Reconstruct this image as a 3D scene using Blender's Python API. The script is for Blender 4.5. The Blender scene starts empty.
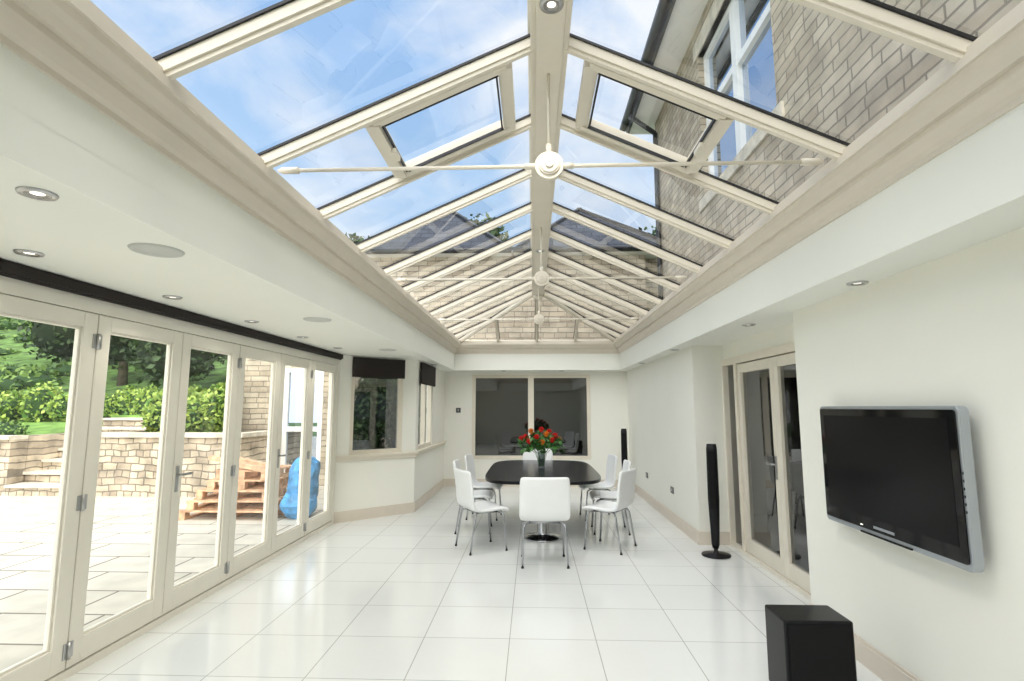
import bpy, bmesh, math, random
import numpy as np
from mathutils import Vector, Matrix
random.seed(4); np.random.seed(4)
scene = bpy.context.scene
H = 1.6
CZ = 2.36          # ceiling
# ------------------------------------------------------------------ materials
def nmat(name):
    m = bpy.data.materials.new(name); m.use_nodes = True
    nt = m.node_tree; bs = nt.nodes['Principled BSDF']
    return m, nt, bs
def mat(name, col, rough=0.5, metal=0.0, var=0.04, scale=6.0, bump=0.0, bscale=60, spec=0.5, coat=0.0):
    m, nt, bs = nmat(name)
    tc = nt.nodes.new('ShaderNodeTexCoord')
    n = nt.nodes.new('ShaderNodeTexNoise'); n.inputs['Scale'].default_value = scale; n.inputs['Detail'].default_value = 3
    nt.links.new(tc.outputs['Object'], n.inputs['Vector'])
    r = nt.nodes.new('ShaderNodeValToRGB')
    r.color_ramp.elements[0].position = 0.3; r.color_ramp.elements[1].position = 0.7
    c = Vector(col)
    a = [max(0, x*(1-var)) for x in c]; b = [min(1, x*(1+var)) for x in c]
    r.color_ramp.elements[0].color = (*a, 1); r.color_ramp.elements[1].color = (*b, 1)
    nt.links.new(n.outputs['Fac'], r.inputs['Fac']); nt.links.new(r.outputs['Color'], bs.inputs['Base Color'])
    bs.inputs['Roughness'].default_value = rough; bs.inputs['Metallic'].default_value = metal
    bs.inputs['Specular IOR Level'].default_value = spec
    bs.inputs['Coat Weight'].default_value = coat
    if bump > 0:
        n2 = nt.nodes.new('ShaderNodeTexNoise'); n2.inputs['Scale'].default_value = bscale; n2.inputs['Detail'].default_value = 4
        nt.links.new(tc.outputs['Object'], n2.inputs['Vector'])
        bp = nt.nodes.new('ShaderNodeBump'); bp.inputs['Strength'].default_value = bump; bp.inputs['Distance'].default_value = 0.02
        nt.links.new(n2.outputs['Fac'], bp.inputs['Height']); nt.links.new(bp.outputs['Normal'], bs.inputs['Normal'])
    return m
def emat(name, col, s):
    m, nt, bs = nmat(name)
    bs.inputs['Base Color'].default_value = (*col, 1)
    bs.inputs['Emission Color'].default_value = (*col, 1); bs.inputs['Emission Strength'].default_value = s
    return m
def glass(name, tint=(1, 1, 1), r0=.06, gcol=(1, 1, 1)):
    # thin pane: transparent + Schlick reflection (same from both sides)
    m = bpy.data.materials.new(name); m.use_nodes = True; nt = m.node_tree; nt.nodes.clear()
    o = nt.nodes.new('ShaderNodeOutputMaterial'); mx = nt.nodes.new('ShaderNodeMixShader')
    t = nt.nodes.new('ShaderNodeBsdfTransparent'); t.inputs['Color'].default_value = (*tint, 1)
    g = nt.nodes.new('ShaderNodeBsdfGlossy'); g.inputs['Roughness'].default_value = 0.01; g.inputs['Color'].default_value = (*gcol, 1)
    ge = nt.nodes.new('ShaderNodeNewGeometry'); dt = nt.nodes.new('ShaderNodeVectorMath'); dt.operation = 'DOT_PRODUCT'
    nt.links.new(ge.outputs['Normal'], dt.inputs[0]); nt.links.new(ge.outputs['Incoming'], dt.inputs[1])
    def mth(op, a, b=None):
        q = nt.nodes.new('ShaderNodeMath'); q.operation = op
        for i, v in enumerate((a, b)):
            if v is None: continue
            if isinstance(v, (int, float)): q.inputs[i].default_value = v
            else: nt.links.new(v, q.inputs[i])
        return q.outputs[0]
    ab = mth('ABSOLUTE', dt.outputs['Value']); om = mth('SUBTRACT', 1.0, ab); pw = mth('POWER', om, 5.0)
    sc = mth('MULTIPLY', pw, 1-r0); fr = mth('ADD', sc, r0)
    nt.links.new(fr, mx.inputs[0])
    nt.links.new(t.outputs[0], mx.inputs[1]); nt.links.new(g.outputs[0], mx.inputs[2]); nt.links.new(mx.outputs[0], o.inputs[0])
    return m
def brickmat(name, axis, c1, c2, mortar, bw, rh, ms, rough=0.8, offset=0.5, bump=0.3, var=0.6, spec=0.3, squash=1.0, distort=0.0, gloss=False):
    m, nt, bs = nmat(name)
    tc = nt.nodes.new('ShaderNodeTexCoord'); sp = nt.nodes.new('ShaderNodeSeparateXYZ'); cb = nt.nodes.new('ShaderNodeCombineXYZ')
    src = tc.outputs['Object']
    if distort > 0:
        dn = nt.nodes.new('ShaderNodeTexNoise'); dn.inputs['Scale'].default_value = 2.2; nt.links.new(src, dn.inputs['Vector'])
        sub = nt.nodes.new('ShaderNodeVectorMath'); sub.operation = 'MULTIPLY_ADD'
        sub.inputs[1].default_value = (distort,)*3; nt.links.new(dn.outputs['Color'], sub.inputs[0]); nt.links.new(src, sub.inputs[2]); src = sub.outputs[0]
    nt.links.new(src, sp.inputs[0])
    ax = {'xy': (0, 1), 'xz': (0, 2), 'yz': (1, 2)}[axis]
    nt.links.new(sp.outputs[ax[0]], cb.inputs[0]); nt.links.new(sp.outputs[ax[1]], cb.inputs[1])
    b = nt.nodes.new('ShaderNodeTexBrick'); nt.links.new(cb.outputs[0], b.inputs['Vector'])
    b.offset = offset; b.squash = squash; b.squash_frequency = 3
    b.inputs['Color1'].default_value = (*c1, 1); b.inputs['Color2'].default_value = (*c2, 1); b.inputs['Mortar'].default_value = (*mortar, 1)
    b.inputs['Scale'].default_value = 1; b.inputs['Brick Width'].default_value = bw; b.inputs['Row Height'].default_value = rh
    b.inputs['Mortar Size'].default_value = ms; b.inputs['Mortar Smooth'].default_value = 0.2
    n = nt.nodes.new('ShaderNodeTexNoise'); n.inputs['Scale'].default_value = 3.0; n.inputs['Detail'].default_value = 8
    nt.links.new(tc.outputs['Object'], n.inputs['Vector'])
    mr = nt.nodes.new('ShaderNodeMapRange'); mr.inputs['From Min'].default_value = .3; mr.inputs['From Max'].default_value = .7
    mr.inputs['To Min'].default_value = 1-var*.5; mr.inputs['To Max'].default_value = 1+var*.3
    nt.links.new(n.outputs['Fac'], mr.inputs['Value'])
    mx = nt.nodes.new('ShaderNodeVectorMath'); mx.operation = 'SCALE'
    nt.links.new(b.outputs['Color'], mx.inputs[0]); nt.links.new(mr.outputs[0], mx.inputs['Scale'])
    nt.links.new(mx.outputs[0], bs.inputs['Base Color'])
    bs.inputs['Roughness'].default_value = rough; bs.inputs['Specular IOR Level'].default_value = spec
    if bump > 0:
        inv = nt.nodes.new('ShaderNodeMath'); inv.operation = 'SUBTRACT'; inv.inputs[0].default_value = 1
        nt.links.new(b.outputs['Fac'], inv.inputs[1])
        ad = nt.nodes.new('ShaderNodeMath'); ad.operation = 'MULTIPLY_ADD'; ad.inputs[1].default_value = 0.0 if gloss else 0.6
        nt.links.new(n.outputs['Fac'], ad.inputs[0]); nt.links.new(inv.outputs[0], ad.inputs[2])
        bp = nt.nodes.new('ShaderNodeBump'); bp.inputs['Strength'].default_value = bump; bp.inputs['Distance'].default_value = 0.004 if gloss else 0.03
        nt.links.new(ad.outputs[0], bp.inputs['Height']); nt.links.new(bp.outputs['Normal'], bs.inputs['Normal'])
    return m
def leafmat(name, c1, c2):
    m, nt, bs = nmat(name)
    g = nt.nodes.new('ShaderNodeNewGeometry'); r = nt.nodes.new('ShaderNodeValToRGB')
    r.color_ramp.elements[0].color = (*c1, 1); r.color_ramp.elements[1].color = (*c2, 1)
    nt.links.new(g.outputs['Random Per Island'], r.inputs[0]); nt.links.new(r.outputs[0], bs.inputs['Base Color'])
    bs.inputs['Roughness'].default_value = 0.6
    return m

M_wall = mat('wall_paint', (.88, .868, .785), .6, var=.01, scale=1.5)
M_ceil = mat('ceiling_paint', (.87, .875, .80), .55, var=.01, scale=1.5)
M_cream = mat('cream_joinery', (.78, .72, .60), .4, var=.02)
M_cornice = mat('cornice_paint', (.72, .655, .55), .45, var=.02)
M_door = mat('door_paint', (.85, .81, .71), .35, var=.015)
M_black = mat('black_gasket', (.01, .01, .012), .5)
M_blind = mat('black_blind_fabric', (.016, .011, .009), .8, bump=.1, bscale=300)
M_steel = mat('brushed_steel', (.50, .50, .50), .3, metal=1)
M_chrome = mat('chrome', (.42, .43, .45), .18, metal=1, var=.01)
M_skirt = mat('skirting_paint', (.70, .63, .53), .45, var=.02)
M_tbl = mat('black_table_lacquer', (.010, .010, .012), .22, var=.1, spec=.2)
M_chair = mat('white_leather', (.86, .87, .86), .38, var=.02, bump=.05, bscale=200)
M_tvframe = mat('silver_plastic', (.42, .45, .48), .28, metal=.6, var=.01)
M_tvblk = mat('gloss_black_plastic', (.004, .004, .005), .06, var=.0, spec=.35)
M_screen = mat('lcd_screen', (.004, .004, .005), .2, var=.0, spec=.15)
M_spk = mat('black_speaker', (.006, .006, .007), .35, spec=.25)
M_grille = mat('black_grille', (.010, .010, .010), .9, bump=.5, bscale=500, spec=.2)
M_wgrille = mat('white_speaker_grille', (.62, .63, .58), .7, bump=.4, bscale=500)
M_lamp = emat('lamp_glow', (1, .95, .85), 1.2)
M_lampd = mat('lamp_reflector', (.35, .34, .32), .25, metal=.8)
M_glass = glass('roof_glass', (.95, .97, 1.0), .07)
M_dglass = glass('door_glass', (.97, .985, .975), .05)
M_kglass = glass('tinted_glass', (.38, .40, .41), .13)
M_wglass = glass('house_window_glass', (.25, .3, .38), .55, (.75, .85, 1))
M_floor = brickmat('floor_tiles', 'xy', (.79, .80, .77), (.765, .775, .745), (.42, .42, .39), .6, .6, .0035, rough=.12, offset=0, bump=.1, var=.02, spec=.65, gloss=True)
M_pave = brickmat('patio_slabs', 'xy', (.70, .655, .56), (.58, .54, .45), (.22, .19, .15), .85, .55, .013, rough=.85, offset=.37, bump=.3, var=.3)
SC = ((.56, .49, .38), (.42, .35, .26), (.27, .235, .185))
M_stX = brickmat('stone_wall_yz', 'yz', *SC, .38, .105, .009, distort=.04, bump=.9, squash=.65)
M_stY = brickmat('stone_wall_xz', 'xz', *SC, .38, .115, .009, distort=.04, bump=.9, squash=.65)
M_ret = brickmat('retaining_stone', 'xz', (.66, .56, .42), (.40, .33, .25), (.24, .205, .16), .27, .125, .011, distort=.13, bump=1, squash=.55, var=.9)
M_cope = mat('stone_coping', (.62, .565, .47), .85, var=.2, bump=.4, bscale=12)
M_slate = brickmat('roof_slates', 'xz', (.07, .08, .10), (.045, .05, .065), (.015, .015, .02), .3, .16, .01, rough=.5, bump=.5)
M_gutter = mat('black_gutter', (.02, .022, .026), .35)
M_white = mat('white_upvc', (.85, .85, .83), .3, var=.01)
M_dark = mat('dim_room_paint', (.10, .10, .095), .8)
M_grass = mat('lawn_grass', (.17, .31, .06), .9, var=.4, scale=3, bump=.8, bscale=40)
M_bank = mat('bank_grass', (.11, .20, .045), .9, var=.75, scale=2.2, bump=1, bscale=12)
M_soil = mat('soil', (.07, .05, .035), .95, var=.3)
M_wood = mat('pallet_wood', (.66, .42, .26), .75, var=.35, scale=9, bump=.3)
M_tarp = mat('blue_tarpaulin', (.08, .33, .66), .4, var=.4, scale=8, bump=1.0, bscale=9)
M_trunk = mat('bark', (.10, .08, .06), .9, var=.4, bump=.8, bscale=20)
M_leafD = leafmat('leaf_dark', (.010, .028, .010), (.06, .11, .03))
M_leafM = leafmat('leaf_mid', (.04, .10, .02), (.20, .32, .07))
M_leafL = leafmat('leaf_bright', (.06, .17, .02), (.46, .58, .12))
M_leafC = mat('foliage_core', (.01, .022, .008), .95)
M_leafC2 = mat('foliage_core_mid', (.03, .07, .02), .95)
M_red = mat('petal_red', (.70, .02, .015), .5, var=.3, scale=30)
M_orange = mat('petal_orange', (.85, .22, .02), .5, var=.3, scale=30)
M_leafB = mat('bouquet_leaf', (.05, .16, .03), .5, var=.5, scale=20)
M_vase = glass('vase_glass', (.8, .85, .85), .12)
M_socket = mat('socket_steel', (.12, .12, .12), .4, metal=.4)

# ------------------------------------------------------------------ builder
class B:
    def __init__(s):
        s.bm = bmesh.new(); s.mats = []
    def mi(s, m):
        if m not in s.mats: s.mats.append(m)
        return s.mats.index(m)
    def face(s, pts, m, sm=False):
        f = s.bm.faces.new([s.bm.verts.new(p) for p in pts]); f.material_index = s.mi(m); f.smooth = sm; return f
    def hexa(s, v, m):
        vs = [s.bm.verts.new(p) for p in v]
        for idx in ((3, 2, 1, 0), (4, 5, 6, 7), (0, 1, 5, 4), (1, 2, 6, 5), (2, 3, 7, 6), (3, 0, 4, 7)):
            f = s.bm.faces.new([vs[i] for i in idx]); f.material_index = s.mi(m)
    def box(s, x0, x1, y0, y1, z0, z1, m, M=None):
        v = [Vector(p) for p in ((x0, y0, z0), (x1, y0, z0), (x1, y1, z0), (x0, y1, z0), (x0, y0, z1), (x1, y0, z1), (x1, y1, z1), (x0, y1, z1))]
        if M: v = [M @ p for p in v]
        s.hexa(v, m)
    def beam(s, p0, p1, w, h, m, up=(0, 0, 1), off=0.0):
        p0 = Vector(p0); p1 = Vector(p1); d = (p1-p0).normalized(); up = Vector(up)
        sd = d.cross(up).normalized(); u = sd.cross(d).normalized()
        p0 = p0+u*off; p1 = p1+u*off
        a = [p0-sd*w/2-u*h/2, p0+sd*w/2-u*h/2, p0+sd*w/2+u*h/2, p0-sd*w/2+u*h/2]
        b = [q+(p1-p0) for q in a]
        s.hexa(a+b, m)
    def cyl(s, p0, p1, r0, m, r1=None, seg=20, cap=True):
        if r1 is None: r1 = r0
        p0 = Vector(p0); p1 = Vector(p1); d = (p1-p0).normalized()
        t = Vector((1, 0, 0)) if abs(d.x) < .9 else Vector((0, 1, 0))
        a = d.cross(t).normalized(); b = d.cross(a)
        A = []; C = []
        for i in range(seg):
            th = 2*math.pi*i/seg; o = a*math.cos(th)+b*math.sin(th)
            A.append(s.bm.verts.new(p0+o*r0)); C.append(s.bm.verts.new(p1+o*r1))
        k = s.mi(m)
        for i in range(seg):
            f = s.bm.faces.new((A[i], A[(i+1) % seg], C[(i+1) % seg], C[i])); f.material_index = k; f.smooth = True
        if cap:
            f = s.bm.faces.new(A[::-1]); f.material_index = k
            f = s.bm.faces.new(C); f.material_index = k
    def lathe(s, prof, m, c=(0, 0, 0), seg=28):
        k = s.mi(m); rings = []
        for r, z in prof:
            rings.append([s.bm.verts.new((c[0]+r*math.cos(2*math.pi*i/seg), c[1]+r*math.sin(2*math.pi*i/seg), c[2]+z)) for i in range(seg)])
        for a, b in zip(rings[:-1], rings[1:]):
            for i in range(seg):
                f = s.bm.faces.new((a[i], a[(i+1) % seg], b[(i+1) % seg], b[i])); f.material_index = k; f.smooth = True
    def tube(s, pts, r, m, seg=10):
        pts = [Vector(p) for p in pts]; k = s.mi(m); rings = []
        for i, p in enumerate(pts):
            d = (pts[min(i+1, len(pts)-1)]-pts[max(i-1, 0)]).normalized()
            t = Vector((0, 1, 0)) if abs(d.y) < .9 else Vector((1, 0, 0))
            a = d.cross(t).normalized(); b = d.cross(a)
            rings.append([s.bm.verts.new(p+(a*math.cos(2*math.pi*j/seg)+b*math.sin(2*math.pi*j/seg))*r) for j in range(seg)])
        for a, b in zip(rings[:-1], rings[1:]):
            for j in range(seg):
                f = s.bm.faces.new((a[j], a[(j+1) % seg], b[(j+1) % seg], b[j])); f.material_index = k; f.smooth = True
        for q in (rings[0][::-1], rings[-1]):
            f = s.bm.faces.new(q); f.material_index = k
    def prism(s, poly, z0, z1, m):
        a = [s.bm.verts.new((x, y, z0)) for x, y in poly]; b = [s.bm.verts.new((x, y, z1)) for x, y in poly]
        k = s.mi(m); n = len(poly)
        s.bm.faces.new(a[::-1]).material_index = k; s.bm.faces.new(b).material_index = k
        for i in range(n):
            s.bm.faces.new((a[i], a[(i+1) % n], b[(i+1) % n], b[i])).material_index = k
    def ball(s, c, r, m, sc=(1, 1, 1), sub=2, jit=0):
        g = bmesh.ops.create_icosphere(s.bm, subdivisions=sub, radius=r)
        k = s.mi(m)
        for v in g['verts']:
            v.co = Vector((v.co.x*sc[0], v.co.y*sc[1], v.co.z*sc[2]))*(1+random.uniform(-jit, jit))+Vector(c)
        fs = set(f for v in g['verts'] for f in v.link_faces)
        for f in fs: f.material_index = k; f.smooth = True
    def obj(s, name, parent=None, loc=(0, 0, 0), rz=0, M=None, bevel=0, fixn=True):
        if M: bmesh.ops.transform(s.bm, matrix=M, verts=s.bm.verts)
        if fixn: bmesh.ops.recalc_face_normals(s.bm, faces=s.bm.faces)
        me = bpy.data.meshes.new(name); s.bm.to_mesh(me); s.bm.free()
        for m in s.mats: me.materials.append(m)
        o = bpy.data.objects.new(name, me); scene.collection.objects.link(o)
        o.location = loc; o.rotation_euler = (0, 0, rz)
        if parent: o.parent = parent
        if bevel:
            md = o.modifiers.new('bevel', 'BEVEL'); md.width = bevel; md.segments = 3; md.limit_method = 'ANGLE'; md.harden_normals = False
        return o
def empty(name, loc=(0, 0, 0), rz=0):
    e = bpy.data.objects.new(name, None); e.empty_display_size = .1; scene.collection.objects.link(e)
    e.location = loc; e.rotation_euler = (0, 0, rz); return e

# ------------------------------------------------------------------ shell dims
XL = -2.80; YB = -2.0; YF = 11.35
DOOR_END = 7.66
XL2 = -1.85; YC = 8.55
XR_TV = 2.08; Y_TV = 4.35; XR_D = 2.33; Y_P = 6.7; XR_P = 1.96; XO = 2.5
OX0, OX1, OY0, OY1 = -1.60, 1.77, -1.5, 10.98   # lantern opening

b = B(); b.prism([(XL-.05, YB), (XR_TV+.35, YB), (XR_TV+.35, YF), (XL2-.05, YF), (XL2-.05, YC), (XL-.05, DOOR_END+.02)], -.12, 0, M_floor)
b.obj('floor', loc=(.43, .40, 0), M=Matrix.Translation((-.43, -.40, 0)))

# ceiling ring
b = B()
b.prism([(XL-.12, YB-.1), (OX0, YB-.1), (OX0, YF+.1), (XL2-.12, YF+.1), (XL2-.12, YC+.05), (XL-.12, DOOR_END)], CZ, CZ+.16, M_ceil)
b.box(OX1, XO, YB-.1, YF+.1, CZ, CZ+.16, M_ceil)
b.box(OX0, OX1, YB-.1, OY0, CZ, CZ+.16, M_ceil)
b.box(OX0, OX1, OY1, YF+.1, CZ, CZ+.16, M_ceil)
# upstand
UZ = 2.96
T = .10
UB = CZ+.159
b.box(OX0-T, OX0, OY0-T, OY1+T, UB, UZ, M_ceil)
b.box(OX1, OX1+T, OY0-T, OY1+T, UB, UZ, M_ceil)
b.box(OX0, OX1, OY0-T, OY0, UB, UZ, M_ceil)
b.box(OX0, OX1, OY1, OY1+T, UB, UZ, M_ceil)
b.obj('ceiling')

# cornice sweep
prof = [(0, 2.69), (.012, 2.69), (.012, 2.715), (.03, 2.73), (.045, 2.75), (.06, 2.775), (.06, 2.80), (.085, 2.80), (.105, 2.825), (.125, 2.845), (.135, 2.87), (.15, 2.87), (.15, 2.91), (.135, 2.91), (.135, 2.945), (.0, 2.98), (-.1, 2.98)]
b = B(); k = b.mi(M_cornice); rings = []
for d, z in prof:
    rings.append([b.bm.verts.new(p) for p in ((OX0+d, OY0+d, z), (OX1-d, OY0+d, z), (OX1-d, OY1-d, z), (OX0+d, OY1-d, z))])
for r0, r1 in zip(rings[:-1], rings[1:]):
    for i in range(4):
        b.bm.faces.new((r0[i], r0[(i+1) % 4], r1[(i+1) % 4], r1[i])).material_index = k
b.obj('trim_cornice')

# ---- walls
b = B()
b.box(XL-.12, XL+.02, YB, DOOR_END+.05, 2.26, CZ, M_door)
b.box(XL-.12, XL, YB, -1.75, 0, 2.26, M_wall)
b.obj('wall_left')
b = B(); b.box(XL-.12, XR_TV+.35, YB-.12, YB, 0, CZ, M_wall); b.obj('wall_back')
# angled wall (local x along wall, y = outward)
P0 = Vector((XL, DOOR_END+.02, 0)); P1 = Vector((XL2, YC, 0)); dv = (P1-P0); LA = dv.length
ang = math.atan2(dv.y, dv.x); MA = Matrix.Translation(P0) @ Matrix.Rotation(ang, 4, 'Z')
SILL = .90; wa0, wa1 = .16*LA, .82*LA
b = B()
b.box(0, LA, 0, .12, 0, SILL, M_wall); b.box(0, wa0, 0, .12, SILL, CZ, M_wall); b.box(wa1, LA, 0, .12, SILL, CZ, M_wall); b.box(wa0, wa1, 0, .12, 2.30, CZ, M_wall)
b.obj('wall_angled', M=MA)
b = B(); sy0, sy1 = 8.75, 10.0
b.box(XL2-.12, XL2, YC, YF, 0, SILL, M_wall); b.box(XL2-.12, XL2, YC, sy0, SILL, CZ, M_wall); b.box(XL2-.12, XL2, sy1, YF, SILL, CZ, M_wall); b.box(XL2-.12, XL2, sy0, sy1, 2.30, CZ, M_wall)
b.obj('wall_side')
fx0, fx1, fz0, fz1 = -1.27, 1.19, .55, 2.29
b = B()
b.box(XL2-.12, fx0, YF, YF+.12, 0, CZ, M_wall); b.box(fx1, XO, YF, YF+.12, 0, CZ, M_wall)
b.box(fx0, fx1, YF, YF+.12, 0, fz0, M_wall); b.box(fx0, fx1, YF, YF+.12, fz1, CZ, M_wall)
b.obj('wall_far')
b = B(); rd0, rd1, rz = Y_TV+.0, Y_P, 2.18
b.box(XR_TV, XO, YB, Y_TV, 0, CZ, M_wall)
b.box(XR_P, XO, Y_P, YF, 0, CZ, M_wall)
b.box(XR_D, XO, Y_TV, Y_P, rz, CZ, M_wall)
b.obj('wall_right')

# skirtings
def skirt(b, x0, x1, y0, y1):
    b.box(x0, x1, y0, y1, 0, .13, M_skirt)
    cx = .006
    b.box(x0+(cx if x1-x0 < .05 else 0), x1-(cx if x1-x0 < .05 else 0), y0, y1, .13, .15, M_skirt)
b = B(); skirt(b, XR_TV-.02, XR_TV, YB, Y_TV); skirt(b, XR_P-.02, XR_P, Y_P-.02, YF); b.box(XR_P, XR_D, Y_P-.02, Y_P, 0, .15, M_skirt); b.obj('baseboard_right')
b = B(); skirt(b, XL2, XR_P-.02, YF-.02, YF); b.obj('baseboard_far')
b = B(); skirt(b, XL2, XL2+.02, YC, YF-.02); b.obj('baseboard_side')
b = B(); b.box(0, LA, -.02, 0, 0, .13, M_skirt); b.box(0, LA, -.014, 0, .13, .15, M_skirt); b.obj('baseboard_angled', M=MA)

# sill boards
b = B(); b.box(0, LA+.02, -.05, .1, SILL-.01, SILL+.025, M_cream); b.box(0, LA, -.025, 0, SILL-.06, SILL-.01, M_cream); b.obj('trim_sill_angled', M=MA, bevel=.004)
b = B(); b.box(XL2-.1, XL2+.05, YC, YF, SILL-.01, SILL+.025, M_cream); b.box(XL2, XL2+.025, YC, YF, SILL-.06, SILL-.01, M_cream); b.obj('trim_sill_side', bevel=.004)

# windows
def window(name, w0, w1, z0, z1, y0, y1, fr, mulls, gmat, M=None, fm=M_cream, gl=True):
    b = B()
    b.box(w0, w0+fr, y0, y1, z0, z1, fm); b.box(w1-fr, w1, y0, y1, z0, z1, fm)
    b.box(w0+fr, w1-fr, y0, y1, z0, z0+fr, fm); b.box(w0+fr, w1-fr, y0, y1, z1-fr, z1, fm)
    for q, w in mulls: b.box(q-w/2, q+w/2, y0-.005, y1, z0+fr, z1-fr, fm)
    ym = (y0+y1)/2
    b.face([(w0+fr, ym, z0+fr), (w1-fr, ym, z0+fr), (w1-fr, ym, z1-fr), (w0+fr, ym, z1-fr)], gmat)
    return b.obj(name, M=M)
window('window_1', wa0, wa1, SILL+.025, 2.30, .02, .09, .06, [], M_kglass, MA)
MY = Matrix(((0, -1, 0, XL2), (1, 0, 0, 0), (0, 0, 1, 0), (0, 0, 0, 1)))
window('window_2', sy0, sy1, SILL+.025, 2.30, .02, .09, .06, [((sy0+sy1)/2, .06)], M_dglass, MY)
window('window_3', fx0, fx1, fz0, fz1, YF-.02, YF+.07, .07, [((fx0+fx1)/2, .12)], M_kglass)
b = B(); b.box(wa0+.0, wa1+.0, -.045, -.015, 2.06, 2.34, M_blind); b.cyl((wa0, -.03, 2.06), (wa1, -.03, 2.06), .012, M_blind); b.obj('roller_blind', M=MA)
b = B(); b.box(sy0, sy1, -.045, -.015, 2.0, 2.34, M_blind); b.cyl((sy0, -.03, 2.0), (sy1, -.03, 2.0), .012, M_blind); b.obj('roller_blind', M=MY)
b = B(); b.box(XL+.02, XL+.09, -1.75, DOOR_END-.05, 2.295, 2.355, M_blind); b.cyl((XL+.055, -1.75, 2.295), (XL+.055, DOOR_END-.05, 2.295), .016, M_blind); b.obj('roller_blind')

# ------------------------------------------------------------------ bifold doors
root = empty('door_1')
b = B()
b.box(XL-.10, XL+.02, -1.75, DOOR_END, 0, .045, M_door)
b.box(XL-.10, XL+.02, -1.75, DOOR_END, 2.20, 2.26, M_door)
b.box(XL-.10, XL+.02, DOOR_END-.06, DOOR_END+.02, .045, 2.2, M_door)
b.box(XL-.02, XL-.005, -1.75, DOOR_END-.06, .045, .052, M_steel)
b.obj('frame', root)
js = [3.33+.848*i for i in range(-6, 6)]
js[-1] = DOOR_END-.06
for i in range(len(js)-1):
    y0, y1 = js[i]+.004, js[i+1]-.004; st = .105
    b = B(); xa, xb = XL-.045, XL+.012
    b.box(xa, xb, y0, y0+st, .055, 2.195, M_door); b.box(xa, xb, y1-st, y1, .055, 2.195, M_door)
    b.box(xa, xb, y0+st, y1-st, .055, .20, M_door); b.box(xa, xb, y0+st, y1-st, 2.10, 2.195, M_door)
    for (a, c, z0, z1) in ((y0+st, y0+st+.015, .2, 2.1), (y1-st-.015, y1-st, .2, 2.1), (y0+st+.015, y1-st-.015, .2, .215), (y0+st+.015, y1-st-.015, 2.085, 2.1)):
        b.box(xa+.015, xb-.015, a, c, z0, z1, M_door)
    xm = (xa+xb)/2
    b.face([(xm, y0+st, .2), (xm, y1-st, .2), (xm, y1-st, 2.1), (xm, y0+st, 2.1)], M_dglass)
    b.obj('leaf_%d' % i, root, bevel=.003)
b = B()
for i, y in enumerate(js[:-1]):
    zs = (.16, 1.02, 2.02) if i % 2 == 0 else ()
    for z in zs:
        b.cyl((XL+.022, y, z-.05), (XL+.022, y, z+.05), .011, M_steel, seg=12)
        b.box(XL+.012, XL+.018, y-.035, y+.035, z-.045, z+.045, M_steel)
    if i % 2 == 1:
        b.box(XL+.012, XL+.02, y+.03, y+.06, .95, 1.15, M_steel)
        b.cyl((XL+.02, y+.045, 1.08), (XL+.06, y+.045, 1.08), .009, M_steel, seg=10)
        b.beam((XL+.055, y+.045, 1.08), (XL+.055, y+.16, 1.08), .018, .018, M_steel)
b.obj('hinges_and_handles', root)

# right glazed doors
root = empty('door_2')
b = B(); xa, xb = XR_D+.0, XR_D+.07
b.box(xa-.02, xb+.03, Y_TV, Y_P, 0, .04, M_cream); b.box(xa-.02, xb+.03, Y_TV, Y_P, 2.10, 2.18, M_cream)
for q in (Y_P-.04, 6.26, Y_TV): b.box(xa-.02, xb+.03, q, q+.04 if q > 6.5 else q+.06, .04, 2.10, M_cream)
b.face([(xb-.03, 6.32, .04), (xb-.03, Y_P-.04, .04), (xb-.03, Y_P-.04, 2.1), (xb-.03, 6.32, 2.1)], M_kglass)
b.obj('frame', root)
for i, (y0, y1) in enumerate(((Y_TV+.065, 5.33), (5.335, 6.255))):
    b = B(); st = .085
    b.box(xa, xb-.01, y0, y0+st, .045, 2.09, M_cream); b.box(xa, xb-.01, y1-st, y1, .045, 2.09, M_cream)
    b.box(xa, xb-.01, y0+st, y1-st, .045, .19, M_cream); b.box(xa, xb-.01, y0+st, y1-st, 1.99, 2.09, M_cream)
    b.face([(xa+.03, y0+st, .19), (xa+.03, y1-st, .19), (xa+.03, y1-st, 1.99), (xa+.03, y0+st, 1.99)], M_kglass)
    b.obj('leaf_%d' % i, root, bevel=.003)
b = B()
b.box(xa-.008, xa, 5.36, 5.40, .92, 1.14, M_steel); b.cyl((xa-.05, 5.38, 1.06), (xa, 5.38, 1.06), .008, M_steel); b.beam((xa-.045, 5.38, 1.06), (xa-.045, 5.49, 1.06), .016, .016, M_steel)
b.obj('handle', root)

# adjoining rooms
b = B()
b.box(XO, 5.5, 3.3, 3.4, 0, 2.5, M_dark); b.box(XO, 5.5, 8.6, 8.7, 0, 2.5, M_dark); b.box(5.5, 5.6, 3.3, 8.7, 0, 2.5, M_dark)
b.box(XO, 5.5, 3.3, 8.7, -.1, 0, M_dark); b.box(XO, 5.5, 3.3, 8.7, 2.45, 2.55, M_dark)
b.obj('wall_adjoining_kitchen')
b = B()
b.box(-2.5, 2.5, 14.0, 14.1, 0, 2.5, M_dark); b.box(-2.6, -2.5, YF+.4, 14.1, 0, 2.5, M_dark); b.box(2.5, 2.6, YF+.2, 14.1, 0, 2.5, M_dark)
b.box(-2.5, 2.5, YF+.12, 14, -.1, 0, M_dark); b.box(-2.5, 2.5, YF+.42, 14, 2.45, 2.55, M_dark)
b.obj('wall_adjoining_room')

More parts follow.
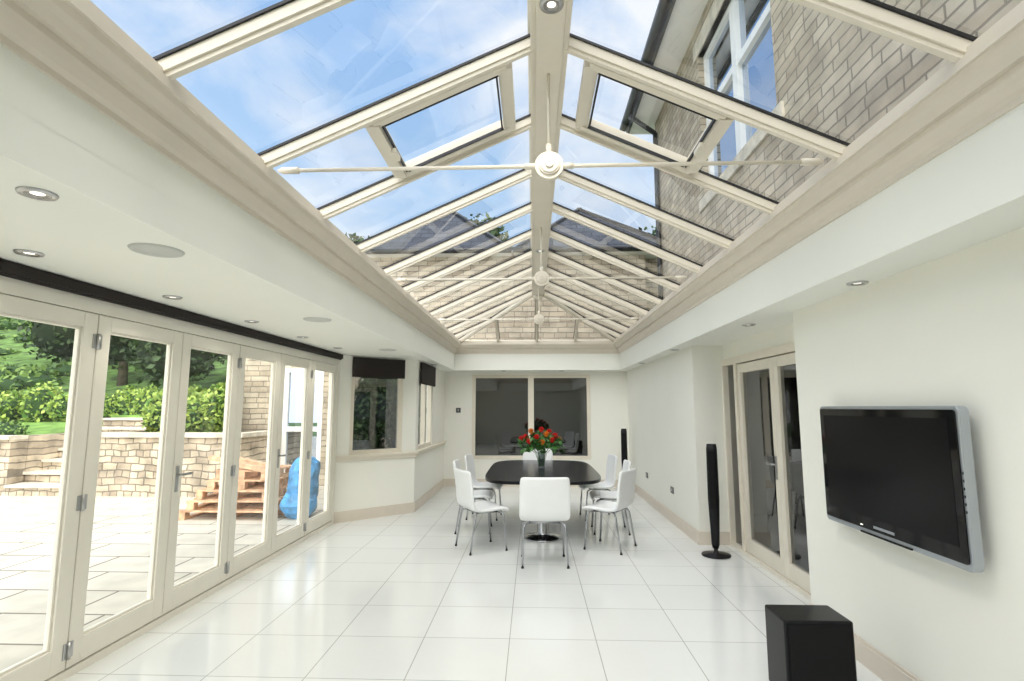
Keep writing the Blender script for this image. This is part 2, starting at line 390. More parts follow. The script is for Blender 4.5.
# ------------------------------------------------------------------ lantern roof
EX0, EX1 = OX0+.13, OX1-.14; EY0, EY1 = OY0+.13, OY1-.13
EZ = 2.955; RX = .10; RZ = 3.66; hipL = 1.5
RY0, RY1 = EY0+hipL, EY1-hipL
rafY = [1.97+.82*i for i in range(-4, 11)]
root = empty('roof_lantern')
def pt(side, y, u):
    ex = EX0 if side < 0 else EX1
    return Vector((ex+(RX-ex)*u, y, EZ+(RZ-EZ)*u))
b = B()
def raf(p0, p1, w=.050, h=.050):
    b.beam(p0, p1, w, h, M_cream, off=0)
    b.beam(p0, p1, w*.55, .022, M_cream, off=-h/2-.010)
    b.beam(p0, p1, w+.020, .013, M_black, off=h/2+.0065)
for s_ in (-1, 1):
    for y in rafY:
        if y < EY0+.1 or y > EY1-.1: continue
        u1 = 1.0
        if y > RY1: u1 = (EY1-y)/hipL
        if y < RY0: u1 = (y-EY0)/hipL
        raf(pt(s_, y, -.04), pt(s_, y, u1))
    ex = EX0 if s_ < 0 else EX1
    raf(Vector((ex, EY1, EZ)), Vector((RX, RY1, RZ)), .07)
    raf(Vector((ex, EY0, EZ)), Vector((RX, RY0, RZ)), .07)
for f in (.25, .5, .75):
    x = EX0+(EX1-EX0)*f; xr = x
    u = 1-abs(f-.5)*2
    for (ye, yr) in ((EY1, RY1), (EY0, RY0)):
        raf(Vector((x, ye, EZ)), Vector((x, ye+(yr-ye)*u, EZ+(RZ-EZ)*u)), .05)
b.obj('rafters', root)
b = B()
b.box(RX-.105, RX+.105, RY0-.05, RY1+.05, RZ-.09, RZ+.05, M_cream)
b.box(RX-.075, RX+.075, RY0-.03, RY1+.03, RZ-.105, RZ-.09, M_cream)
b.box(RX-.12, RX+.12, RY0, RY1, RZ+.05, RZ+.09, M_cream)
b.cyl((RX, RY1-.0, RZ-.16), (RX, RY1, RZ), .09, M_cream)
b.obj('ridge_beam', root, bevel=.004)
b = B(); g = .045
c = [Vector((EX0-.2, EY0-.2, EZ-.09)), Vector((EX1+.2, EY0-.2, EZ-.09)), Vector((EX1+.2, EY1+.2, EZ-.09)), Vector((EX0-.2, EY1+.2, EZ-.09)), Vector((RX, RY0, RZ)), Vector((RX, RY1, RZ))]
c = [v+Vector((0, 0, g)) for v in c]
b.face([c[0], c[4], c[5], c[3]], M_glass); b.face([c[1], c[2], c[5], c[4]], M_glass); b.face([c[2], c[3], c[5]], M_glass); b.face([c[0], c[1], c[4]], M_glass)
b.obj('glazing', root)
# roof vents
b = B()
for s_ in (-1, 1):
    ya, yb = 1.97+.82+.07, 1.97+1.64-.07; u0, u1 = .36, .84
    A, Bq, Cq, D = pt(s_, ya, u0), pt(s_, yb, u0), pt(s_, yb, u1), pt(s_, ya, u1)
    for p, q in ((A, Bq), (D, Cq)): b.beam(p, q, .08, .08, M_cream, up=(0, 0, 1), off=.01)
    for p, q in ((A, D), (Bq, Cq)): b.beam(p, q, .055, .08, M_cream, off=.01)
    i0, i1 = u0+.032, u1-.032
    A, Bq, Cq, D = pt(s_, ya+.04, i0), pt(s_, yb-.04, i0), pt(s_, yb-.04, i1), pt(s_, ya+.04, i1)
    for p, q in ((A, Bq), (Bq, Cq), (Cq, D), (D, A)): b.beam(p, q, .010, .02, M_black, off=-.02)
    b.beam((A+Bq)/2-Vector((0, .06, 0)), (A+Bq)/2+Vector((0, .06, 0)), .03, .03, M_cream, off=-.05)
b.obj('roof_vents', root)
# tie bars with bosses
b = B(); TZ = 2.985
for y in (2.98, 5.72, 8.42):
    b.cyl((EX0-.02, y, TZ), (EX1+.02, y, TZ), .0115, M_cream, seg=12)
    b.cyl((RX, y-.02, TZ), (RX, y+.02, TZ), .082, M_cream, seg=32)
    b.cyl((RX, y-.032, TZ), (RX, y+.032, TZ), .060, M_cornice, seg=32)
    b.cyl((RX, y-.040, TZ), (RX, y+.040, TZ), .050, M_cream, seg=32)
    b.cyl((RX, y-.050, TZ), (RX, y+.050, TZ), .024, M_cornice, seg=24)
    b.cyl((RX, y, TZ+.07), (RX, y, RZ-.1), .009, M_cream, seg=12)
    b.cyl((RX, y, TZ+.06), (RX, y, TZ+.13), .018, M_cream, seg=12)
    for sx in (-1, 1):
        b.cyl((RX+sx*.07, y, TZ), (RX+sx*.14, y, TZ), .018, M_cream, seg=12)
        ex = EX0 if sx < 0 else EX1
        b.cyl((ex-sx*.0, y, TZ), (ex-sx*.10, y, TZ), .02, M_cream, seg=12)
b.obj('tie_bars', root)

# downlights / speakers in ceiling
def downlight(x, y, z):
    b = B()
    b.lathe([(.0, -.003), (.022, -.003)], M_lamp, (0, 0, 0)); b.lathe([(.022, -.003), (.034, -.001), (.040, -.008)], M_lampd)
    b.lathe([(.040, -.009), (.056, -.009), (.060, -.002), (.060, 0.002)], M_steel)
    b.obj('ceiling_downlight', loc=(x, y, z))
downlight(-1.76, 1.78, CZ)
LY = (.35, 1.4, 2.5, 3.57, 4.63, 5.7, 6.75)
for y in LY: downlight(-2.48, y, CZ)
for y in (3.32, 5.0, 7.15, 9.3): downlight(1.99, y, CZ) if y < 6.7 else downlight(1.87, y, CZ)
for x in (-1.7, -.6, .6): downlight(x if x > -1 else -1.72, 11.17 if x > -1 else 9.4, CZ)
for y in (1.6, 2.42, 4.3, 6.6): downlight(RX, y, RZ-.105)
for (x, y) in ((-1.82, 2.48), (-1.86, 4.55), (-1.9, 7.0)):
    b = B(); b.lathe([(0, -.004), (.09, -.004), (.098, -.009), (.112, -.008), (.118, 0)], M_wgrille); b.obj('ceiling_speaker', loc=(x, y, CZ))

# ------------------------------------------------------------------ furniture
def chair(x, y, rz):
    e = empty('dining_chair', (x, y, 0), rz)
    prof = [(.235, .415), (.23, .448), (.17, .462), (.05, .452), (-.08, .446), (-.155, .455), (-.20, .49), (-.222, .55), (-.235, .64), (-.252, .75), (-.272, .86), (-.28, .90)]
    b = B(); k = b.mi(M_chair); rows = []
    n = 10
    for i, (py, pz) in enumerate(prof):
        t = i/(len(prof)-1); w = .25 if i < 6 else .265-.008*(i-6)/5
        if i == 0: w = .235
        if i == len(prof)-1: w = .245
        row = []
        for j in range(n+1):
            q = j/n*2-1
            dz = .012*q*q if i < 6 else 0; dy = .035*q*q*min(1, max(0, (i-5)/4))
            row.append(b.bm.verts.new((q*w, py+dy, pz+dz)))
        rows.append(row)
    for r0, r1 in zip(rows[:-1], rows[1:]):
        for j in range(n):
            f = b.bm.faces.new((r0[j], r0[j+1], r1[j+1], r1[j])); f.smooth = True
    o = b.obj('seat_shell', e)
    md = o.modifiers.new('sol', 'SOLIDIFY'); md.thickness = .036; md.offset = 0
    md = o.modifiers.new('sub', 'SUBSURF'); md.levels = 1; md.render_levels = 2
    b = B()
    for sx in (-1, 1):
        b.tube([(sx*.15, .12, .425), (sx*.20, .17, .415), (sx*.215, .185, .38), (sx*.225, .215, .012)], .0105, M_chrome)
        b.tube([(sx*.15, -.12, .425), (sx*.20, -.15, .415), (sx*.215, -.165, .38), (sx*.23, -.225, .012)], .0105, M_chrome)
        b.cyl((sx*.225, .215, 0), (sx*.225, .215, .015), .014, M_black, seg=12); b.cyl((sx*.23, -.225, 0), (sx*.23, -.225, .015), .014, M_black, seg=12)
        b.tube([(sx*.15, .12, .425), (sx*.15, -.12, .425)], .011, M_chrome)
    b.tube([(-.15, .12, .425), (.15, .12, .425)], .011, M_chrome); b.tube([(-.15, -.12, .425), (.15, -.12, .425)], .011, M_chrome)
    b.obj('legs', e)
d = math.radians
chair(.11, 5.90, d(2))
chair(-.60, 6.44, d(-62)); chair(.88, 6.52, d(60))
chair(-.78, 7.36, d(-88)); chair(1.0, 7.38, d(88))
chair(-.72, 8.22, d(-95)); chair(.94, 8.25, d(95))
chair(.08, 9.30, d(180))

# table
e = empty('dining_table', (.12, 7.74, 0))
b = B(); hw, hl, ex = .74, 1.30, 4.8; poly = []
def supe(s, n=96):
    P = []
    for i in range(n):
        t = 2*math.pi*i/n; c_, s_ = math.cos(t), math.sin(t)
        P.append((hw*s*math.copysign(abs(c_)**(2/ex), c_), (hl+(s-1)*hw)*math.copysign(abs(s_)**(2/ex), s_)))
    return P
b.prism(supe(1), .710, .75, M_tbl); b.obj('table_top', e, bevel=.008)
b = B()
for yy in (-.76, .72):
    b.lathe([(0, 0), (.255, 0), (.26, .008), (.255, .018), (.12, .03), (.085, .045), (.075, .07), (.075, .66), (.09, .69), (.15, .70), (.16, .710), (0, .710)], M_chrome, (0, yy, 0), 40)
b.box(-.08, .08, -.8, .8, .690, .710, M_chrome)
b.obj('pedestal', e)

# vase + bouquet
e = empty('flower_vase', (.12, 7.95, .75))
b = B(); b.lathe([(0, .002), (.045, .002), (.05, .01), (.05, .19), (.056, .22)], M_vase); b.lathe([(.046, .01), (.046, .19), (.053, .22)], M_vase)
b.lathe([(0, .005), (.044, .008), (.044, .12), (0, .12)], M_vase); b.obj('vase', e)
b = B()
def rose(c, r, m):
    b.ball(c, r*.55, m, sub=2)
    for ring, (cnt, rr, tilt) in enumerate(((5, .55, .35), (7, .8, .7), (8, 1.0, 1.1))):
        for i in range(cnt):
            th = 2*math.pi*i/cnt+ring*.4
            M = Matrix.Translation(c) @ Matrix.Rotation(th, 4, 'Z') @ Matrix.Rotation(tilt, 4, 'Y')
            pts = []
            for a in range(4):
                for q in range(4):
                    u = a/3; v = q/3*2-1
                    w = r*.55*math.sin(math.pi*(.25+.65*u))
                    pts.append(M @ Vector((rr*r*.25+.18*r*v*v*-1, v*w, -r*.3+u*r*1.1)))
            vs = [b.bm.verts.new(p) for p in pts]; k = b.mi(m)
            for a in range(3):
                for q in range(3):
                    f = b.bm.faces.new((vs[a*4+q], vs[a*4+q+1], vs[a*4+q+5], vs[a*4+q+4])); f.material_index = k; f.smooth = True
fl = [(-.20, -.06, .40, M_red), (.17, -.05, .42, M_red), (-.06, -.16, .40, M_red), (.06, -.14, .44, M_orange), (-.13, -.05, .48, M_orange), (.22, .02, .36, M_red), (0, 0, .50, M_red), (.10, .04, .47, M_red), (-.10, .12, .42, M_red), (-.25, .02, .37, M_red), (.13, -.18, .36, M_red), (-.15, -.17, .34, M_red), (.01, -.2, .33, M_orange)]
for x, y, z, m in fl:
    x *= 1.15; z += .03
    rose(Vector((x, y, z)), .060, m); b.tube([(x*.1, y*.1, .02), (x*.3, y*.3, .2), (x, y, z-.03)], .004, M_leafB, seg=6)
for i in range(300):
    th = random.uniform(0, 6.28); r = random.uniform(.05, .33); z = .45-r*.45+random.uniform(-.12, .09)
    c_ = Vector((math.cos(th)*r, math.sin(th)*r, z)); M = Matrix.Translation(c_) @ Matrix.Rotation(th, 4, 'Z') @ Matrix.Rotation(random.uniform(-.9, .9), 4, 'Y') @ Matrix.Rotation(random.uniform(-.9, .9), 4, 'X')
    L = random.uniform(.07, .12); b.face([M @ Vector(p) for p in ((-L/2, 0, 0), (0, -L*.28, .01), (L/2, 0, -.01), (0, L*.28, .01))], M_leafB)
b.obj('bouquet', e, fixn=False)

# television
e = empty('wall_television', (XR_TV, 0, 0))
y0, y1, z0, z1 = 2.61, 3.84, .86, 1.61
def rbox(b, x0, x1, y0, y1, z0, z1, r, m, seg=6):
    P = []
    for cy, cz, a0 in ((y1-r, z1-r, 0), (y0+r, z1-r, 90), (y0+r, z0+r, 180), (y1-r, z0+r, 270)):
        for i in range(seg+1):
            a = math.radians(a0+90*i/seg); P.append((cy+r*math.cos(a), cz+r*math.sin(a)))
    A = [b.bm.verts.new((x0, p, q)) for p, q in P]; C = [b.bm.verts.new((x1, p, q)) for p, q in P]; k = b.mi(m); n = len(P)
    b.bm.faces.new(A).material_index = k; b.bm.faces.new(C[::-1]).material_index = k
    for i in range(n): b.bm.faces.new((A[i], A[(i+1) % n], C[(i+1) % n], C[i])).material_index = k
b = B(); rbox(b, -.105, -.055, y0, y1, z0, z1, .03, M_tvframe); b.obj('silver_case', e, bevel=.006)
b = B(); rbox(b, -.112, -.104, y0+.018, y1-.018, z0+.03, z1-.018, .018, M_tvblk)
b.obj('gloss_bezel', e, bevel=.002)
b = B(); b.box(-.1135, -.111, y0+.065, y1-.065, z0+.10, z1-.06, M_screen)
b.obj('screen', e)
b = B(); b.box(-.056, 0.0, y0+.3, y1-.3, z0+.15, z1-.15, M_tvblk); b.obj('wall_bracket', e)
b = B()
b.box(-.1145, -.112, (y0+y1)/2-.09, (y0+y1)/2+.09, z0+.048, z0+.062, M_tvframe)
b.box(-.1145, -.105, (y0+y1)/2-.22, (y0+y1)/2+.22, z0+.002, z0+.012, M_tvblk)
for i in range(6): b.box(-.1075, -.105, y0+.006, y0+.012, 1.12+.035*i, 1.132+.035*i, M_tvblk)
b.box(-.116, -.1115, y1-.42, y1-.40, z0+.045, z0+.05, M_lamp)
b.obj('controls', e)

# subwoofer
e = empty('subwoofer_speaker', (1.545, 3.16, 0))
b = B(); b.box(-.185, .185, 0, .26, .025, .45, M_spk); b.obj('cabinet', e, bevel=.012)
b = B(); b.box(-.17, .17, -.012, 0, .05, .43, M_grille); b.obj('grille', e, bevel=.006)
b = B()
for sx in (-.15, .15):
    for yy in (.05, .21): b.cyl((sx, yy, 0), (sx, yy, .027), .02, M_black)
b.cyl((0, -.016, .09), (0, -.011, .09), .012, M_steel)
b.obj('feet', e)

def tower(x, y, rz):
    e = empty('floor_speaker', (x, y, 0), rz)
    b = B(); b.lathe([(0, 0), (.15, 0), (.155, .008), (.15, .018), (.03, .028), (.022, .05), (.022, .10), (0, .10)], M_spk); b.obj('base', e)
    b = B()
    hx, hy = .052, .045; Z = [.08, .12, .6, 1.14, 1.20]; S = [.6, .8, 1.15, 1.1, .95]
    k = b.mi(M_spk); rings = []
    for z, s_ in zip(Z, S):
        ring = []
        for i in range(16):
            t = 2*math.pi*i/16; ring.append(b.bm.verts.new((hx*s_*math.copysign(abs(math.cos(t))**.6, math.cos(t)), hy*s_*math.copysign(abs(math.sin(t))**.6, math.sin(t)), z)))
        rings.append(ring)
    for a, c_ in zip(rings[:-1], rings[1:]):
        for i in range(16):
            f = b.bm.faces.new((a[i], a[(i+1) % 16], c_[(i+1) % 16], c_[i])); f.smooth = True
    b.bm.faces.new(rings[-1]); b.bm.faces.new(rings[0][::-1])
    b.obj('column', e)
    b = B(); b.box(-.034, .034, -.058, -.045, .5, 1.12, M_grille)
    for z in (.62, .74, .86, .98): b.cyl((0, -.062, z), (0, -.056, z), .026, M_grille)
    b.obj('grille', e, bevel=.004)
tower(1.99, 6.22, d(-25)); tower(1.76, 10.7, d(-15))

# sockets and switches
def plate(name, c, n, w=.086, h=.086, m=M_socket):
    b = B()
    if n == 'x-': b.box(-.01, 0, -w/2, w/2, -h/2, h/2, m); b.box(-.014, -.01, -w*.12, w*.12, -h*.2, h*.2, M_steel)
    else: b.box(-w/2, w/2, -.01, 0, -h/2, h/2, m); b.box(-w*.12, w*.12, -.014, -.01, -h*.2, h*.2, M_steel)
    b.obj(name, loc=c, bevel=.002)
plate('light_switch', (-1.56, YF, 1.55), 'y-', .1, .1)
plate('wall_socket', (XR_P, 7.9, .45), 'x-', .15, .09)
plate('wall_socket', (XR_P, 9.6, .45), 'x-', .15, .09)

# ------------------------------------------------------------------ exterior
b = B(); b.box(-18, XL-.1, -8, 11.6, -.12, -.03, M_pave); b.obj('patio_ground')
# main house, right
hy0, hy1 = -9.0, 10.2; wx = 2.44
wy0, wy1, wz0, wz1 = 5.15, 7.45, 4.55, 6.7
b = B()
b.box(wx, 3.0, hy0, wy0, CZ+.2, 7.2, M_stX); b.box(wx, 3.0, wy1, hy1, CZ+.2, 7.2, M_stX)
b.box(wx, 3.0, wy0, wy1, CZ+.2, wz0, M_stX); b.box(wx, 3.0, wy0, wy1, wz1, 7.2, M_stX)
b.box(3.0, 9, hy1-.3, hy1, CZ+.2, 7.2, M_stY); b.box(3.0, 9, hy0, hy0+.3, 0, 7.2, M_stY)
b.box(2.62, 3.0, hy0, -2.2, 0, CZ+.2, M_stX)
b.box(wx-.03, wx+.1, wy0-.15, wy1+.15, wz0-.16, wz0, M_cope); b.box(wx-.02, wx+.1, wy0-.15, wy1+.15, wz1, wz1+.25, M_cope)
b.obj('house_stone_wall')
b = B(); x0, x1 = wx+.08, wx+.16
b.box(x0, x1, wy0, wy0+.09, wz0, wz1, M_white); b.box(x0, x1, wy1-.09, wy1, wz0, wz1, M_white)
b.box(x0, x1, wy0+.09, wy1-.09, wz0, wz0+.09, M_white); b.box(x0, x1, wy0+.09, wy1-.09, wz1-.09, wz1, M_white)
b.box(x0-.02, x1, (wy0+wy1)/2-.07, (wy0+wy1)/2+.07, wz0+.09, wz1-.09, M_white); b.box(x0-.01, x1, wy0+.09, wy1-.09, 5.75, 5.85, M_white)
b.face([(x0+.05, wy0, wz0), (x0+.05, wy1, wz0), (x0+.05, wy1, wz1), (x0+.05, wy0, wz1)], M_wglass)
b.box(x1+.1, x1+.14, wy0, wy1, wz0, wz1, M_dark)
b.obj('window_4')
b = B()
b.box(1.98, 3.0, hy0-.4, hy1+.4, 7.18, 7.24, M_white); b.box(1.94, 1.98, hy0-.4, hy1+.4, 7.12, 7.34, M_gutter)
b.cyl((1.88, hy0-.4, 7.30), (1.88, hy1+.4, 7.30), .07, M_gutter)
b.hexa([Vector(p) for p in ((1.9, hy0-.4, 7.34), (9, hy0-.4, 7.34), (9, hy1+.4, 7.34), (1.9, hy1+.4, 7.34), (5.2, hy0+3, 9.6), (5.8, hy0+3, 9.6), (5.8, hy1-3, 9.6), (5.2, hy1-3, 9.6))], M_slate)
b.cyl((wx-.06, hy1-.25, CZ+.2), (wx-.06, hy1-.25, 6.85), .045, M_gutter); b.cyl((wx-.06, hy1-.25, 6.85), (1.9, hy1-.25, 7.22), .045, M_gutter)
b.obj('house_roof_and_gutter')
# rear wing
fy = 11.5
b = B()
b.box(-6.3, -5.35, fy, 12.0, -.03, 5.0, M_stY); b.box(-4.5, -2.62, fy, 12.0, -.03, 5.0, M_stY); b.box(-5.35, -4.5, fy, 12, 2.45, 5.0, M_stY)
b.box(-2.62, 2.44, fy, 12, CZ+.18, 5.0, M_stY); b.box(-6.3, -6.0, 12, 15.4, -.03, 5, M_stX)
b.box(2.44, 4.5, fy+.3, 12, CZ+.18, 5.0, M_stY)
b.obj('rear_wing_stone_wall')
b = B()
def pyr(x0, x1, y0, y1, z0, ax, ay, az):
    a = [(x0, y0, z0), (x1, y0, z0), (x1, y1, z0), (x0, y1, z0)]; ap = (ax, ay, az)
    for i in range(4): b.face([a[i], a[(i+1) % 4], ap], M_slate)
    for p in a: b.beam(Vector(p)+Vector((0, 0, .03)), Vector(ap)+Vector((0, 0, .03)), .12, .05, M_gutter)
    b.box(x0, x1, y0, y1, z0-.06, z0-.002, M_white)
    b.cyl((x0, y0-.04, z0), (x1, y0-.04, z0), .06, M_gutter)
pyr(-4.0, -.45, fy-.25, 15.2, 4.95, -2.2, 13.3, 6.7); pyr(-.40, 3.2, fy-.25, 15.2, 4.95, 1.2, 13.3, 6.6)
b.box(-6.5, -4.05, fy-.2, 15, 4.95, 5.1, M_slate)
b.obj('rear_wing_slate_roof')
b = B(); x0, x1 = -5.35, -4.5
b.box(x0, x0+.09, fy-.02, fy+.06, 0, 2.45, M_white); b.box(x1-.09, x1, fy-.02, fy+.06, 0, 2.45, M_white); b.box(x0+.09, x1-.09, fy-.02, fy+.06, 2.36, 2.45, M_white); b.box(x0+.09, x1-.09, fy-.02, fy+.06, 0, .3, M_white); b.box(x0+.09, x1-.09, fy-.02, fy+.06, 1.1, 1.2, M_white)
b.face([(x0, fy+.03, 0), (x1, fy+.03, 0), (x1, fy+.03, 2.4), (x0, fy+.03, 2.4)], M_wglass); b.box(x0, x1, fy+.3, fy+.34, 0, 2.45, M_dark)
b.obj('door_3')

# terrace, retaining walls, steps
b = B(); b.box(-18, -9.86, 10.0, 10.35, -.03, 1.0, M_ret); b.box(-18, -9.86, 9.95, 10.35, 1.0, 1.07, M_cope); b.obj('retaining_wall')
b = B(); b.box(-8.44, -5.42, 10.0, 10.35, -.03, 1.05, M_ret); b.box(-8.44, -5.38, 9.95, 10.35, 1.05, 1.13, M_cope); b.obj('retaining_wall')
b = B(); b.box(-5.6, -5.42, 10.36, 11.48, -.03, 1.05, M_ret); b.box(-5.6, -5.38, 10.36, 11.48, 1.05, 1.13, M_cope); b.obj('retaining_wall')
b = B(); b.box(-8.44, -8.15, 10.36, 12.69, -.03, 1.12, M_ret); b.obj('retaining_wall')
b = B(); b.box(-10.1, -9.86, 10.36, 12.69, -.03, 1.06, M_ret); b.obj('retaining_wall')
b = B()
for i in range(7):
    b.box(-9.85, -8.45, 10.0+.36*i, 12.7, -.03+.2*i, .12+.2*i, M_ret); b.box(-9.85, -8.45, 9.95+.36*i, 12.7, .12+.2*i, .17+.2*i, M_cope)
b.obj('garden_steps')
b = B()
b.box(-70, 60, -40, 90, -.5, -.14, M_bank)
b.hexa([Vector(p) for p in ((-40, 10.36, .2), (-10.1, 10.36, .2), (-10.1, 17, .2), (-40, 17, .2), (-40, 10.36, 1.0), (-10.1, 10.36, 1.0), (-10.1, 17, 1.5), (-40, 17, 1.5))], M_grass)
b.box(-10.1, -6.4, 12.7, 17, .2, 1.42, M_grass)
b.hexa([Vector(p) for p in ((-60, 16.8, 0), (-4, 16.8, 0), (-4, 40, 0), (-60, 40, 0), (-60, 16.8, 1.5), (-4, 16.8, 1.4), (-4, 40, 9), (-60, 40, 9))], M_bank)
b.box(-8.14, -6.3, 10.36, 12.7, -.03, 1.0, M_soil); b.box(-6.3, -5.61, 10.36, 11.48, -.03, 1.0, M_soil)
GROUND = b.obj('ground')

def leaves(name, blobs, n, size, m, core=None, trunk=None):
    e = empty(name)
    vs = []; fs = []
    vol = np.array([r[0]*r[1]+r[1]*r[2]+r[0]*r[2] for c_, r in blobs]); pr = vol/vol.sum()
    idx = np.random.choice(len(blobs), n, p=pr)
    for q in range(n):
        c_, r = blobs[idx[q]]
        dvec = np.random.normal(size=3); dvec /= np.linalg.norm(dvec)
        rad = random.uniform(.82, 1.12)
        p = np.array(c_)+dvec*np.array(r)*rad
        a = np.random.normal(size=3); a /= np.linalg.norm(a); w = np.random.normal(size=3); w -= a*w.dot(a); w /= np.linalg.norm(w)
        L = size*random.uniform(.6, 1.3)
        k = len(vs); vs += [p-a*L*.5, p+w*L*.28, p+a*L*.5, p-w*L*.28]; fs.append((k, k+1, k+2, k+3))
    me = bpy.data.meshes.new(name+'_leaves'); me.from_pydata([tuple(v) for v in vs], [], fs); me.materials.append(m)
    o = bpy.data.objects.new('leaves', me); scene.collection.objects.link(o); o.parent = e
    b = B()
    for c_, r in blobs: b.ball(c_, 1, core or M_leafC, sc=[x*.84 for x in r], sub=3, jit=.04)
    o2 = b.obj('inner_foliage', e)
    if trunk:
        b = B(); x, y, z0, z1, rr = trunk; b.cyl((x, y, z0), (x, y, z1), rr, M_trunk, r1=rr*.5)
        for i in range(5):
            t = random.uniform(0, 6.28); b.cyl((x, y, z0+(z1-z0)*.6), (x+math.cos(t)*1.2, y+math.sin(t)*1.2, z1+.6), rr*.3, M_trunk, r1=rr*.1, seg=8)
        b.obj('trunk', e)
    return e
def tree(x, y, z0, h, r, n=2600, size=.32, m=None, lo=.45):
    bl = []
    for i in range(8):
        t = random.uniform(0, 6.28); q = random.uniform(0, .6)*r
        bl.append(((x+math.cos(t)*q, y+math.sin(t)*q, z0+h*random.uniform(lo, .85)), (r*random.uniform(.4, .62), r*random.uniform(.4, .62), h*random.uniform(.12, .2))))
    leaves('tree', bl, n, size, m or M_leafD, trunk=(x, y, z0-.3, z0+h*.6, .18))
for (x, y, h, r) in ((-15.6, 20, 6, 2.6), (-12.4, 18.8, 6.5, 2.2), (-9.4, 19.2, 6, 2.2), (-18.9, 23, 7, 2.8), (-22.5, 27, 6.5, 2.8), (-28, 31, 7, 3.2), (-7.0, 21.4, 6, 2.0)):
    tree(x, y, 1.4+max(0, (y-17)*.33), h, r, n=3800, size=.26, lo=.18)
tree(4.6, 25, 0, 11.2, 2.8, 5000, .3); tree(9.2, 28, 0, 12.5, 3, 4500, .3); tree(-7.2, 27.5, 3.5, 6.8, 2.2); tree(-2.2, 26, 3, 8.0, 2.4, 3500); tree(1.4, 30, 3, 8.3, 2.4)
bl = []
for i in range(24):
    x = -17.5+i*.44+random.uniform(-.15, .15); bl.append(((x, 13.8+random.uniform(-.4, .4), 1.5+random.uniform(0, .15)), (random.uniform(.22, .4), .35, random.uniform(.25, .62))))
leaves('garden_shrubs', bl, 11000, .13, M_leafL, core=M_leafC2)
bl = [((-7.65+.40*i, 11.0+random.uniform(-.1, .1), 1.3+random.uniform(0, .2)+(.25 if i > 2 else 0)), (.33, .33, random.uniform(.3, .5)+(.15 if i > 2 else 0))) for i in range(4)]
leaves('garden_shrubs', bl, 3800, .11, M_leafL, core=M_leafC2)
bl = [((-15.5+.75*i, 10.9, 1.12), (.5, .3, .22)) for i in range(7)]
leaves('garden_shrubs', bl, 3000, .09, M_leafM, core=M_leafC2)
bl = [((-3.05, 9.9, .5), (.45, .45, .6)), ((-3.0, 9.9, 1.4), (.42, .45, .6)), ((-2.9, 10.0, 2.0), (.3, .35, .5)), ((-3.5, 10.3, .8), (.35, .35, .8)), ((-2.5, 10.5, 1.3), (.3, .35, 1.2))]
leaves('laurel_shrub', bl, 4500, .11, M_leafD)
# rough scrub patches on the bank
bl = []
for i in range(95):
    x = random.uniform(-46, -19); y = random.uniform(19, 36); z = 1.45+(y-16.8)*.326
    if x > -26 and y > 22: continue
    bl.append(((x, y, z), (random.uniform(.7, 1.6), random.uniform(.6, 1.2), random.uniform(.2, .5))))
leaves('bank_scrub', bl, 13000, .26, M_leafM, core=M_leafC2).parent = GROUND

# pallets + tarp
e = empty('timber_pallet_stack', (-4.50, 8.45, -.03))
b = B()
def pallet(cx, cy, z, w, dd, rz=0):
    M = Matrix.Translation((cx, cy, z)) @ Matrix.Rotation(rz, 4, 'Z')
    for i in (-1, 0, 1):
        b.box(i*(w/2-.06)-.05, i*(w/2-.06)+.05, -dd/2, dd/2, 0, .03, M_wood, M)
        for j in (-1, 0, 1): b.box(i*(w/2-.06)-.05, i*(w/2-.06)+.05, j*(dd/2-.07)-.06, j*(dd/2-.07)+.06, .03, .115, M_wood, M)
    n = 6
    for i in range(n):
        yc = -dd/2+.05+(dd-.1)*i/(n-1); b.box(-w/2, w/2, yc-.045, yc+.045, .115, .14, M_wood, M)
pallet(0, 0, 0, 1.4, 1.0); pallet(.05, .02, .14, 1.3, 1.0, .05); pallet(.08, .05, .28, 1.15, .95, -.06); pallet(.1, .1, .42, 1.0, .9, .1); pallet(.15, .1, .56, .85, .8, -.1)
M = Matrix.Translation((.1, 0, .75)) @ Matrix.Rotation(.22, 4, 'Y')
b.box(-.5, .45, -.35, -.2, 0, .05, M_wood, M); b.box(-.45, .45, .0, .15, 0.0, .05, M_wood, M)
b.obj('planks', e)
b = B()
tp = [((0, 0, .45), (.22, .24, .46)), ((-.02, -.06, .2), (.26, .28, .22)), ((.08, .02, .7), (.16, .2, .2)), ((-.08, .06, .62), (.15, .18, .22))]
for c_, s_ in tp: b.ball(c_, 1, M_tarp, sc=s_, sub=3, jit=.07)
o = b.obj('blue_tarpaulin_sack', loc=(-3.50, 8.3, -.03))
for f in o.data.polygons: f.use_smooth = False

# ------------------------------------------------------------------ world & light
sunv = Vector((.62, -.30, .80)).normalized()
w = bpy.data.worlds.new('sky'); scene.world = w; w.use_nodes = True; nt = w.node_tree; nt.nodes.clear()
o = nt.nodes.new('ShaderNodeOutputWorld'); bg = nt.nodes.new('ShaderNodeBackground'); tc = nt.nodes.new('ShaderNodeTexCoord')
sp = nt.nodes.new('ShaderNodeSeparateXYZ'); nt.links.new(tc.outputs['Generated'], sp.inputs[0])
r = nt.nodes.new('ShaderNodeValToRGB'); r.color_ramp.elements[0].position = 0; r.color_ramp.elements[0].color = (.70, .83, .96, 1)
r.color_ramp.elements[1].position = .85; r.color_ramp.elements[1].color = (.25, .45, .80, 1)
el = r.color_ramp.elements.new(.4); el.color = (.40, .61, .88, 1)
nt.links.new(sp.outputs[2], r.inputs[0])
n = nt.nodes.new('ShaderNodeTexNoise'); n.inputs['Scale'].default_value = 2.6; n.inputs['Detail'].default_value = 8; n.inputs['Roughness'].default_value = .52; n.inputs['Distortion'].default_value = .3
